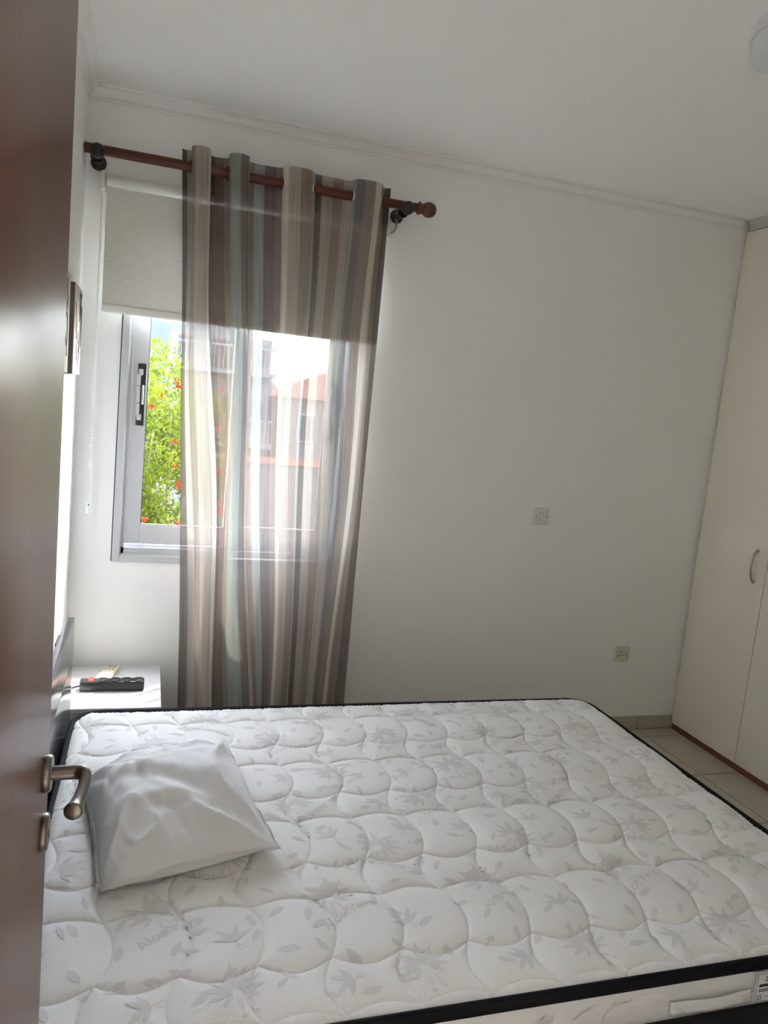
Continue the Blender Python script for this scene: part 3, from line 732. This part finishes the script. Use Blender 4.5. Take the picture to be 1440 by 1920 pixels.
def sprig(cx, cy_, rot):
    for a, L, wd_ in ((-50, .04, .006), (-20, .048, .007), (12, .05, .007), (45, .042, .006)):
        p, f = petal(L, wd_, .25 if a > 0 else -.25, 6, .0); drape(p, f, cx, cy_, rot + PI / 2 + math.radians(a))
    for a in (165, 190):
        p, f = petal(.035, .0014, .3, 5, .0); drape(p, f, cx, cy_, rot + PI / 2 + math.radians(a))
rp = random.Random(11)
TXP, TYP = 0.385, 0.815
placed = []
for i in range(-3, 5):
    for j in range(-2, 3):
        for (x, y, deg) in ((.774, -1.013, 28), (.905, -1.244, 200), (.759, -1.405, 216), (.885, -1.655, -22)):
            cx, cy_ = x + TXP * i, y - TYP * j; a = math.radians(deg + rp.uniform(-4, 4))
            arc_text(cx, cy_, a)
            ud = Vector((-math.sin(a), math.cos(a))); fx, fy = cx + .012 - ud.x * -.055, cy_ + ud.y * .055
            if deg > 100: fx, fy = cx - ud.x * .052, cy_ - ud.y * .052
            else: fx, fy = cx + ud.x * .070, cy_ + ud.y * .070
            flower(fx, fy, a + (PI if deg > 100 else 0) + rp.uniform(-.3, .3), .90)
            placed += [(cx, cy_), (fx, fy)]
        for (x, y, deg) in ((.735, -1.20, 100), (.90, -1.06, 20), (.80, -1.53, 30), (.745, -1.71, 190), (1.00, -1.52, -10), (.98, -1.36, 150)):
            cx, cy_ = x + TXP * i, y - TYP * j; sprig(cx, cy_, math.radians(deg + rp.uniform(-10, 10))); placed.append((cx, cy_))
tries = 0; nleaf = 0
while nleaf < 330 and tries < 9000:
    tries += 1
    x, y = rp.uniform(XL + .05, XRR - .05), rp.uniform(YNN + .05, YF - .04)
    if any((x - a) ** 2 + (y - c) ** 2 < .052 ** 2 for a, c in placed): continue
    placed.append((x, y)); nleaf += 1
    p, f = petal(rp.uniform(.034, .05), rp.uniform(.0065, .0095), rp.uniform(-.3, .3)); drape(p, f, x, y, rp.uniform(0, 2 * PI))
tag(obj('fabric_print', (PVv, PFf), M['print'], mt, 180), kind='stuff')
SV, SF = [], []
def side_drape(pts, fcs, cx, cz, rot, s=1.0):
    c_, s_ = math.cos(rot), math.sin(rot); base = len(SV)
    W = [(cx + s * (px * c_ - py * s_), cz + s * (px * s_ + py * c_)) for px, py in pts]
    if not all(.357 < q[1] < .424 for q in W): return
    for q in W:
        e_ = (q[1] - (ZM - .07)) / .035; SV.append((q[0], YNN - .0132 + .005 * max(0, e_) ** 2, q[1]))
    for f in fcs: SF.append(tuple(base + k for k in f))
for (cx, cz, deg) in ((1.18, .385, 15), (1.33, .395, 160), (1.25, .372, 40), (1.02, .392, 200), (.86, .38, 30), (.70, .395, 120), (1.36, .372, -20), (1.10, .405, 80), (.55, .385, 10), (.40, .39, 150)):
    p, f = petal(.045, .008, .2); side_drape(p, f, cx, cz, math.radians(deg))
for (cx, cz, deg) in ((1.575, .402, -150), (.94, .390, 10), (.48, .392, 20)): side_drape(TV, TF, cx, cz, math.radians(deg), .8)
for (cx, cz, deg) in ((1.10, .378, 20), (.62, .378, -30), (1.45, .405, 100)):
    for a in (-70, -35, 0, 35, 70):
        p, f = petal(.034, .006, .2 if a > 0 else -.2); side_drape(p, f, cx, cz, math.radians(deg + 90 + a))
tag(obj('side_print', (SV, SF), M['print'], mt, 180), kind='stuff')
b = BM()
for k in range(14):
    x, y = rp.uniform(.9, 1.4), rp.uniform(-1.75, -1.3)
    bmesh.ops.create_icosphere(b, subdivisions=1, radius=rp.uniform(.0008, .0018), matrix=Matrix.Translation((x, y, mat_h(x, y) + .001)))
tag(obj('specks', b, M['speck'], mt), kind='stuff')

# ------------------------------------------------------------------ pillow
pw = tag(empty('pillow', (0.41, -1.32, ZM + .012)), 'small crumpled white pillow lying on the mattress', 'pillow')
C00, C10, C11, C01 = Vector((0.234, -1.706, .477)), Vector((0.641, -1.613, .502)), Vector((0.581, -0.994, .482)), Vector((0.158, -1.187, .486))
NP = 90
def seam(u, v):
    a = C00 * (1 - u) * (1 - v) + C10 * u * (1 - v) + C11 * u * v + C01 * (1 - u) * v
    # sides are drawn in between the pulled-out corners, the near side least
    cen = (C00 + C10 + C11 + C01) / 4
    V = 2 * v - 1; U = 2 * u - 1
    pin = 0.085 * (math.sin(PI * u) * (max(0, V) ** 3 + .55 * max(0, -V) ** 3) + math.sin(PI * v) * abs(U) ** 3)
    pin += 0.085 * (abs(U) * abs(V)) ** 6 * (1 if (U < 0 or V > 0) else 0)          # blunt corners, except the pulled one
    p = a + (cen - a) * pin
    p.z += 0.020 * math.sin(PI * u) * (1 - v) ** 6 + .004 * math.sin(9 * u) * (1 - v) ** 6
    return p
def ridge(x): return 1 - 2 * abs(math.sin(x))
def pill(u, v, side):
    p = seam(u, v)
    U, V = 2 * u - 1, 2 * v - 1
    pr = max(0, 1 - abs(U) ** 2.8) ** .5 * max(0, 1 - abs(V) ** 2.4) ** .62
    full = 0.100 + 0.030 * math.sin(PI * min(1, v * .85)) - 0.030 * u + .010 * v
    if side > 0:
        nz = noise.noise(Vector((u * 3, v * 3, 0)))
        a = math.atan2(v + .03, 1.03 - u); r = math.hypot(v, 1 - u)              # folds fanning out of the pulled near-right corner
        w = 0.0150 * ridge(6.5 * a + .9 * nz) * math.exp(-((r - .36) / .30) ** 2)
        a2 = math.atan2(v + .03, u + .03); r2 = math.hypot(u, v)
        w += 0.0120 * ridge(5.5 * a2 + .5) * math.exp(-((r2 - .22) / .18) ** 2)
        a3 = math.atan2(1.03 - v, 1.03 - u); r3 = math.hypot(1 - u, 1 - v)
        w += 0.0110 * ridge(6 * a3) * math.exp(-((r3 - .24) / .2) ** 2)
        a4 = math.atan2(1.03 - v, u + .03); r4 = math.hypot(u, 1 - v)
        w += 0.0100 * ridge(6 * a4) * math.exp(-((r4 - .2) / .16) ** 2)
        w += 0.006 * noise.noise(Vector((u * 4 + 3, v * 7, 1.5))) + .004 * noise.noise(Vector((u * 11 + v * 4, v * 9 - u * 5, 4.)))
        n2 = noise.noise(Vector((u * 5 + v * 3, (v - u * .6) * 2.2, 7.3))); n3 = noise.noise(Vector((u * 3 - v * 6, v * 2.5 + u, 2.1)))
        w += .0038 * max(0, 1 - abs(n2) * 5) + .0032 * max(0, 1 - abs(n3) * 6) - .0026 * max(0, 1 - abs(n2 - .18) * 6)
        dl = v - (.60 - .40 * u) - .03 * math.sin(5 * u)                          # one long crease across the cloth
        w += (-0.009 * math.exp(-(dl / .045) ** 2) + 0.008 * math.exp(-((dl - .085) / .05) ** 2)) * math.sin(PI * min(1, u + .1)) ** 2
        dl = v - (.34 - .16 * u)
        w += (-0.008 * math.exp(-(dl / .035) ** 2) + .006 * math.exp(-((dl - .06) / .035) ** 2)) * math.sin(PI * min(1, u * 1.1)) ** 2
        return (p.x, p.y, p.z + full * pr + w * min(1, pr * 1.5))
    zb = ZM + .011
    e = min(u, 1 - u, v, 1 - v)
    t = min(1, e / .16)
    out = Vector((0, 0, 0))
    if v < .3:                                                                    # the underside bellies out below the raised near seam
        s_ = min(1, v / .16); o_ = (C00 - C01).normalized(); o_.z = 0
        out = o_ * (.022 * math.sin(PI * min(1, s_ * 1.0)) + .026 * s_ * (1 - s_)) * math.sin(PI * u) ** .6
    z = p.z + (zb - p.z) * math.sin(PI / 2 * t)
    return (p.x + out.x, p.y + out.y, max(z, zb))
vv = []; ff = []
for side in (1, -1):
    base = len(vv)
    for j in range(NP + 1):
        for i in range(NP + 1):
            # ease the grid towards the seams so that the steep sides are well sampled
            e_ = lambda t: .5 - .5 * math.cos(PI * t)
            u, v = .35 * (i / NP) + .65 * e_(i / NP), .35 * (j / NP) + .65 * e_(j / NP)
            vv.append(pill(u, v, side))
    for j in range(NP):
        for i in range(NP):
            q = (base + j * (NP + 1) + i, base + j * (NP + 1) + i + 1, base + (j + 1) * (NP + 1) + i + 1, base + (j + 1) * (NP + 1) + i)
            ff.append(q if side > 0 else q[::-1])
obj('cushion', (vv, ff), M['pillow'], pw, 180)
per = [(t / 24, 0) for t in range(24)] + [(1, t / 24) for t in range(24)] + [(1 - t / 24, 1) for t in range(24)] + [(0, 1 - t / 24) for t in range(24)]
cen = (C00 + C10 + C11 + C01) / 4
b = BM(); A1, A2, A3 = [], [], []
for k, (u, v) in enumerate(per):
    p = seam(u, v); d = (p - cen); d.z = 0; d.normalize()
    wv = .0035 * math.sin(k * 1.9) + .003 * math.sin(k * .7)
    A1.append(b.verts.new(p - d * .004 + Vector((0, 0, .0035)))); A2.append(b.verts.new(p + d * .013 + Vector((0, 0, max(wv, ZM + .014 - p.z))))); A3.append(b.verts.new(p - d * .004 - Vector((0, 0, .0030))))
m_ = len(A1)
for k in range(m_):
    q = (k + 1) % m_
    b.faces.new((A1[k], A1[q], A2[q], A2[k])); b.faces.new((A2[k], A2[q], A3[q], A3[k]))
obj('seam_flange', b, M['pillow'], pw, 180)

# ------------------------------------------------------------------ nightstand, power strip, remote
ns = tag(empty('nightstand', (0.2, -0.28, 0)), 'low white nightstand between the bed and the window wall', 'nightstand')
b = BM(); box(b, (0.012, -0.498, 0.382), (0.384, -0.045, 0.400), .0015, 2); obj('top', b, M['stand'], ns, 40)
b = BM(); box(b, (0.018, -0.478, 0.045), (0.378, -0.050, 0.382)); obj('body', b, M['stand'], ns)
for z0, z1 in ((0.05, .21), (.214, .378)):
    b = BM(); box(b, (0.016, -0.495, z0), (0.380, -0.479, z1), .0015, 1); d = obj('drawer', b, M['stand'], ns, 40)
    b = BM(); lathe(b, (.198, -0.495, (z0 + z1) / 2), (0, -1, 0), [(.006, 0), (.006, .008), (.012, .012), (.012, .018), (.008, .021)], 20); obj('knob', b, M['nickel'], d, 40)
for lx in (.03, .34):
    for ly in (-.465, -.085):
        b = BM(); box(b, (lx, ly, 0), (lx + .03, ly + .03, .045), .002, 1); obj('leg', b, M['stand'], ns)

ps = tag(empty('power_strip', (0.2, -0.316, 0.4)), 'black four-way power strip with a red switch on the nightstand', 'power strip')
b = BM(); box(b, (0.082, -0.337, 0.4005), (0.320, -0.290, 0.440), .006, 3); obj('body', b, M['stripblack'], ps, 40)
for k in range(4):
    sx = 0.168 + k * .0435; sy = -.3135
    b = BM(); lathe(b, (sx, sy, .4385), (0, 0, 1), [(.0205, 0), (.0205, .0035), (.0185, .0035), (.0180, .0005), (.001, .0005)], 32); s = obj('socket', b, M['stripblack'], ps, 40)
    b = BM(); lathe(b, (sx, sy, .4392), (0, 0, 1), [(.0165, 0), (.0165, .0004)], 24)
    for dx in (-.0095, .0095): pass
    obj('socket_well', b, M['dark'], s)
    for dy in (-.0172, .0172):
        b = BM(); box(b, (sx - .003, sy + dy - .0012, .4392), (sx + .003, sy + dy + .0012, .4432)); obj('earth_clip', b, M['chrome'], s)
b = BM()
prism(b, [(-.3265, .439), (-.3265, .4415), (-.3140, .4445), (-.3005, .4475), (-.3005, .439)], 0.113, 0.133, 'x'); obj('switch', b, M['red'], ps, 40)
b = BM(); tube(b, smoothpath([(0.083, -.314, .416), (.070, -.315, .414), (.050, -.318, .408), (.030, -.325, .4045), (.014, -.340, .4045)], 6), .0038, 10); obj('cable', b, M['stripblack'], ps, 60)

rc = tag(empty('remote_control', (0.178, -0.155, 0.4)), 'ivory air conditioner remote control lying behind the power strip', 'remote')
ca, sa = Vector((.158, -.232, 0)), Vector((.198, -.088, 0))
ax = (sa - ca).normalized(); sx_ = Vector((ax.y, -ax.x, 0)); mid = (ca + sa) / 2
def rbox(bm, l0, l1, w0, w1, z0, z1, bev):
    tmp = BM(); box(tmp, (w0, l0, z0), (w1, l1, z1), bev, 3)
    vm = {}
    for v in tmp.verts:
        vm[v] = bm.verts.new(mid + ax * v.co.y + sx_ * v.co.x + Vector((0, 0, v.co.z + .12 * 0)))
    for f in tmp.faces: bm.faces.new([vm[v] for v in f.verts])
    tmp.free(); return bm
obj('body', rbox(BM(), -.075, .075, -.026, .026, .4005, .4215, .006), M['remote'], rc, 40)
obj('screen', rbox(BM(), .035, .067, -.020, .020, .4210, .4222, .0005), M['lcd'], rc)
for k in range(3): obj('button', rbox(BM(), .008, .020, -.019 + k * .0145, -.010 + k * .0145, .4210, .4230, .001), M['rbutton'], rc)
obj('print', rbox(BM(), -.037, -.031, -.013, .013, .4212, .4217, .0001), M['rbutton'], rc)

# ------------------------------------------------------------------ outside
GZ = -1.3
b = BM(); box(b, (-60, T, GZ - .3), (90, 160, GZ)); tag(obj('ground', b, M['ground']), 'garden ground outside the window', kind='structure')
vv, ff = [], []
NX_ = 60
for i in range(NX_ + 1):
    x = -60 + 160 * i / NX_
    hgt = 26.0 + 3 * math.sin(x * .09) + 1.2 * noise.noise(Vector((x * .2, 0, 0)))
    if x > 7: hgt = max(3.0, hgt - (x - 7) * 1.5)
    for k, (yy, f) in enumerate(((110, 0), (125, .55), (140, .9), (155, 1.0), (159, .0))): vv.append((x, yy, GZ + hgt * f))
for i in range(NX_):
    for k in range(4): ff.append((i * 5 + k, (i + 1) * 5 + k, (i + 1) * 5 + k + 1, i * 5 + k + 1))
tag(obj('hillside', (vv, ff), M['hill'], None, 180), 'blue-grey wooded hillside far behind the houses', kind='structure')

def leafmesh(n, centre, rad, seed, size=(.045, .012), hollow=.45, bumps=7, zmin=None):
    r = random.Random(seed); V, F = [], []
    cs = [(Vector((r.uniform(-1, 1), r.uniform(-1, 1), r.uniform(-1, 1))).normalized() * r.uniform(.35, .8), r.uniform(.35, .6)) for _ in range(bumps)] + [(Vector((0, 0, 0)), .75)]
    while len(F) < n:
        c, s = r.choice(cs)
        d = Vector((r.gauss(0, 1), r.gauss(0, 1), r.gauss(0, 1))).normalized() * (r.uniform(hollow, 1.0) ** .6)
        q = c + d * s
        p = Vector((centre[0] + q.x * rad[0], centre[1] + q.y * rad[1], centre[2] + q.z * rad[2]))
        if zmin is not None and p.z < zmin: continue
        ax_ = Vector((r.gauss(0, 1), r.gauss(0, 1), r.gauss(0, 1) + .25)).normalized(); nn = Vector((r.gauss(0, 1), r.gauss(0, 1), r.gauss(.6, 1))).normalized()
        sd_ = ax_.cross(nn)
        if sd_.length < .1: continue
        sd_.normalize(); L_ = size[0] * r.uniform(.6, 1.3); W_ = size[1] * r.uniform(.7, 1.3); i = len(V)
        V += [p, p + ax_ * L_ * .5 + sd_ * W_, p + ax_ * L_ + nn * .1 * L_, p + ax_ * L_ * .5 - sd_ * W_]; F.append((i, i + 1, i + 2, i + 3))
    return V, F
def tree(name, label, centre, rad, n, seed, m, size, cat, trunk=True, group=None):
    e = tag(empty(name, (centre[0], centre[1], GZ)), label, cat, group)
    V, F = leafmesh(n, centre, rad, seed, size, zmin=GZ + .05); tag(obj('foliage', (V, F), m, e), kind='stuff')
    r = random.Random(seed)
    b = BM(); base = Vector((centre[0], centre[1], GZ))
    for k in range(6 if trunk else 3):
        tip = Vector((centre[0] + r.uniform(-.6, .6) * rad[0], centre[1] + r.uniform(-.6, .6) * rad[1], centre[2] + r.uniform(.2, .75) * rad[2]))
        midp = base.lerp(tip, .5) + Vector((r.uniform(-.1, .1), r.uniform(-.1, .1), 0))
        tube(b, smoothpath([base + Vector((r.uniform(-.05, .05), r.uniform(-.05, .05), 0)), midp, tip], 6), [.035 - .028 * i / 12 for i in range(13)], 7)
    obj('stems', b, M['bark'], e, 180)
    return e
TC, TR = (0.30, 3.9, 0.55), (1.05, 1.0, 1.42)
pt = tree('pomegranate_tree', 'bright green pomegranate tree with red blossoms outside the window', TC, TR, 30000, 4, M['leaf'], (.052, .0115), 'tree')
fm = BM()
for k in range(6):
    a = 2 * PI * k / 6; d = Vector((math.cos(a), math.sin(a), 0)); s_ = Vector((-d.y, d.x, 0))
    p0 = fm.verts.new(d * .006 - s_ * .006); p1 = fm.verts.new(d * .006 + s_ * .006); p2 = fm.verts.new(d * .028 + s_ * .012 + Vector((0, 0, .018))); p3 = fm.verts.new(d * .028 - s_ * .012 + Vector((0, 0, .018)))
    fm.faces.new((p0, p1, p2, p3))
lathe(fm, (0, 0, -.022), (0, 0, 1), [(.003, 0), (.009, .008), (.010, .018), (.007, .026)], 8)
flm = bpy.data.meshes.new('blossom'); fm.to_mesh(flm); fm.free(); flm.materials.append(M['flower'])
rf = random.Random(9)
for k in range(60):
    th = rf.uniform(-.55, 1.1); zf = rf.uniform(-.55, .85)
    d = Vector((math.sin(th) * math.sqrt(1 - zf * zf), -math.cos(th) * math.sqrt(1 - zf * zf), zf)) * 1.0
    o = bpy.data.objects.new('blossom', flm); col.objects.link(o)
    o.location = (TC[0] + d.x * TR[0], TC[1] + d.y * TR[1], TC[2] + d.z * TR[2]); o.rotation_euler = (rf.uniform(-.8, .8) + .6, rf.uniform(-.8, .8), rf.uniform(0, 6))
    o.scale = [rf.uniform(.8, 1.35)] * 3; setparent(o, pt)
for k, (sx, sy, tz, rx_) in enumerate(((1.55, 4.6, .05, .42), (2.45, 5.0, .15, .46), (3.4, 5.3, .10, .46))):
    cz = (tz + GZ) / 2
    tree('garden_shrub', ['yellow-green shrub right beside the pomegranate tree', 'rounded middle shrub seen low through the curtain', 'rightmost rounded shrub seen low through the curtain'][k], (sx, sy, cz), (rx_, .5, (tz - GZ) / 2 * 1.05), 2600, 20 + k, M['leaf2'], (.06, .02), 'shrub', False, 'shrubs in the garden')

# white apartment block, with balconies and windows
ab = tag(empty('apartment_building', (3.0, 27, GZ)), 'white apartment block with railed balconies behind the tree', 'building')
b = BM(); box(b, (0.80, 25.2, GZ), (4.4, 33, 3.75)); box(b, (1.3, 25.9, 3.75), (3.3, 31, 5.2)); obj('wall', b, M['bwhite'], ab)
for bz in (-0.2, 2.35):
    b = BM(); box(b, (0.75, 24.0, bz), (4.45, 25.2, bz + .16)); obj('balcony_slab', b, M['bwhite'], ab)
    b = BM(); box(b, (0.77, 24.0, bz + .95), (4.43, 24.05, bz + 1.02)); rl = obj('railing', b, M['rail'], ab)
    x = 0.80
    b = BM()
    while x < 4.40:
        box(b, (x, 24.01, bz + .16), (x + .03, 24.04, bz + .95)); x += .16
    obj('balusters', b, M['rail'], rl)
for (x0, x1, z0, z1) in ((1.05, 1.55, 2.75, 3.6), (2.3, 3.2, 2.55, 3.6), (1.3, 2.1, .1, 1.6), (2.7, 3.6, .1, 1.6), (3.85, 4.25, 2.8, 3.5), (3.85, 4.25, .4, 1.5)):
    b = BM(); box(b, (x0, 25.12, z0), (x1, 25.25, z1)); f = obj('window', b, M['bshutter'], ab)
    b = BM(); box(b, (x0 + .08, 25.10, z0 + .08), (x1 - .08, 25.13, z1 - .08)); obj('pane', b, M['bglass'], f)
# cream house with a red tiled roof
hs = tag(empty('house', (7.5, 27, GZ)), 'pale house with a red tiled hip roof at the right of the window view', 'building')
b = BM(); box(b, (5.0, 25.0, GZ), (9.8, 31, 1.75)); obj('wall', b, M['bcream'], hs)
b = BM()
A_ = [b.verts.new(p) for p in ((4.7, 24.6, 1.75), (10.1, 24.6, 1.75), (10.1, 31.4, 1.75), (4.7, 31.4, 1.75))]; t1, t2 = b.verts.new((7.0, 28, 2.9)), b.verts.new((7.9, 28, 2.9))
for q in ((A_[0], A_[1], t2, t1), (A_[1], A_[2], t2), (A_[2], A_[3], t1, t2), (A_[3], A_[0], t1), tuple(A_[::-1])): b.faces.new(q)
rfz = obj('roof', b, M['rooftile'], hs)
b = BM(); box(b, (8.6, 27.4, 2.0), (9.0, 27.8, 3.1)); obj('chimney', b, M['bcream'], rfz)
for (x0, x1) in ((5.5, 6.3), (7.2, 8.0), (8.7, 9.3)):
    b = BM(); box(b, (x0, 24.93, .1), (x1, 25.05, 1.2)); f = obj('window', b, M['rail'], hs)
    b = BM(); box(b, (x0 + .08, 24.91, .18), (x1 - .08, 24.94, 1.12)); obj('pane', b, M['bglass'], f)
# garden wall with terracotta coping
gw = tag(empty('garden_wall', (3.5, 11, GZ)), 'pale garden wall with a terracotta coping beyond the shrubs', 'wall')
b = BM(); box(b, (-3, 11.0, GZ), (12, 11.2, .38)); obj('wall_face', b, M['stone'], gw)
b = BM(); prism(b, [(10.92, .38), (11.10, .50), (11.28, .38)], -3, 12, 'x'); obj('coping', b, M['rooftile'], gw)
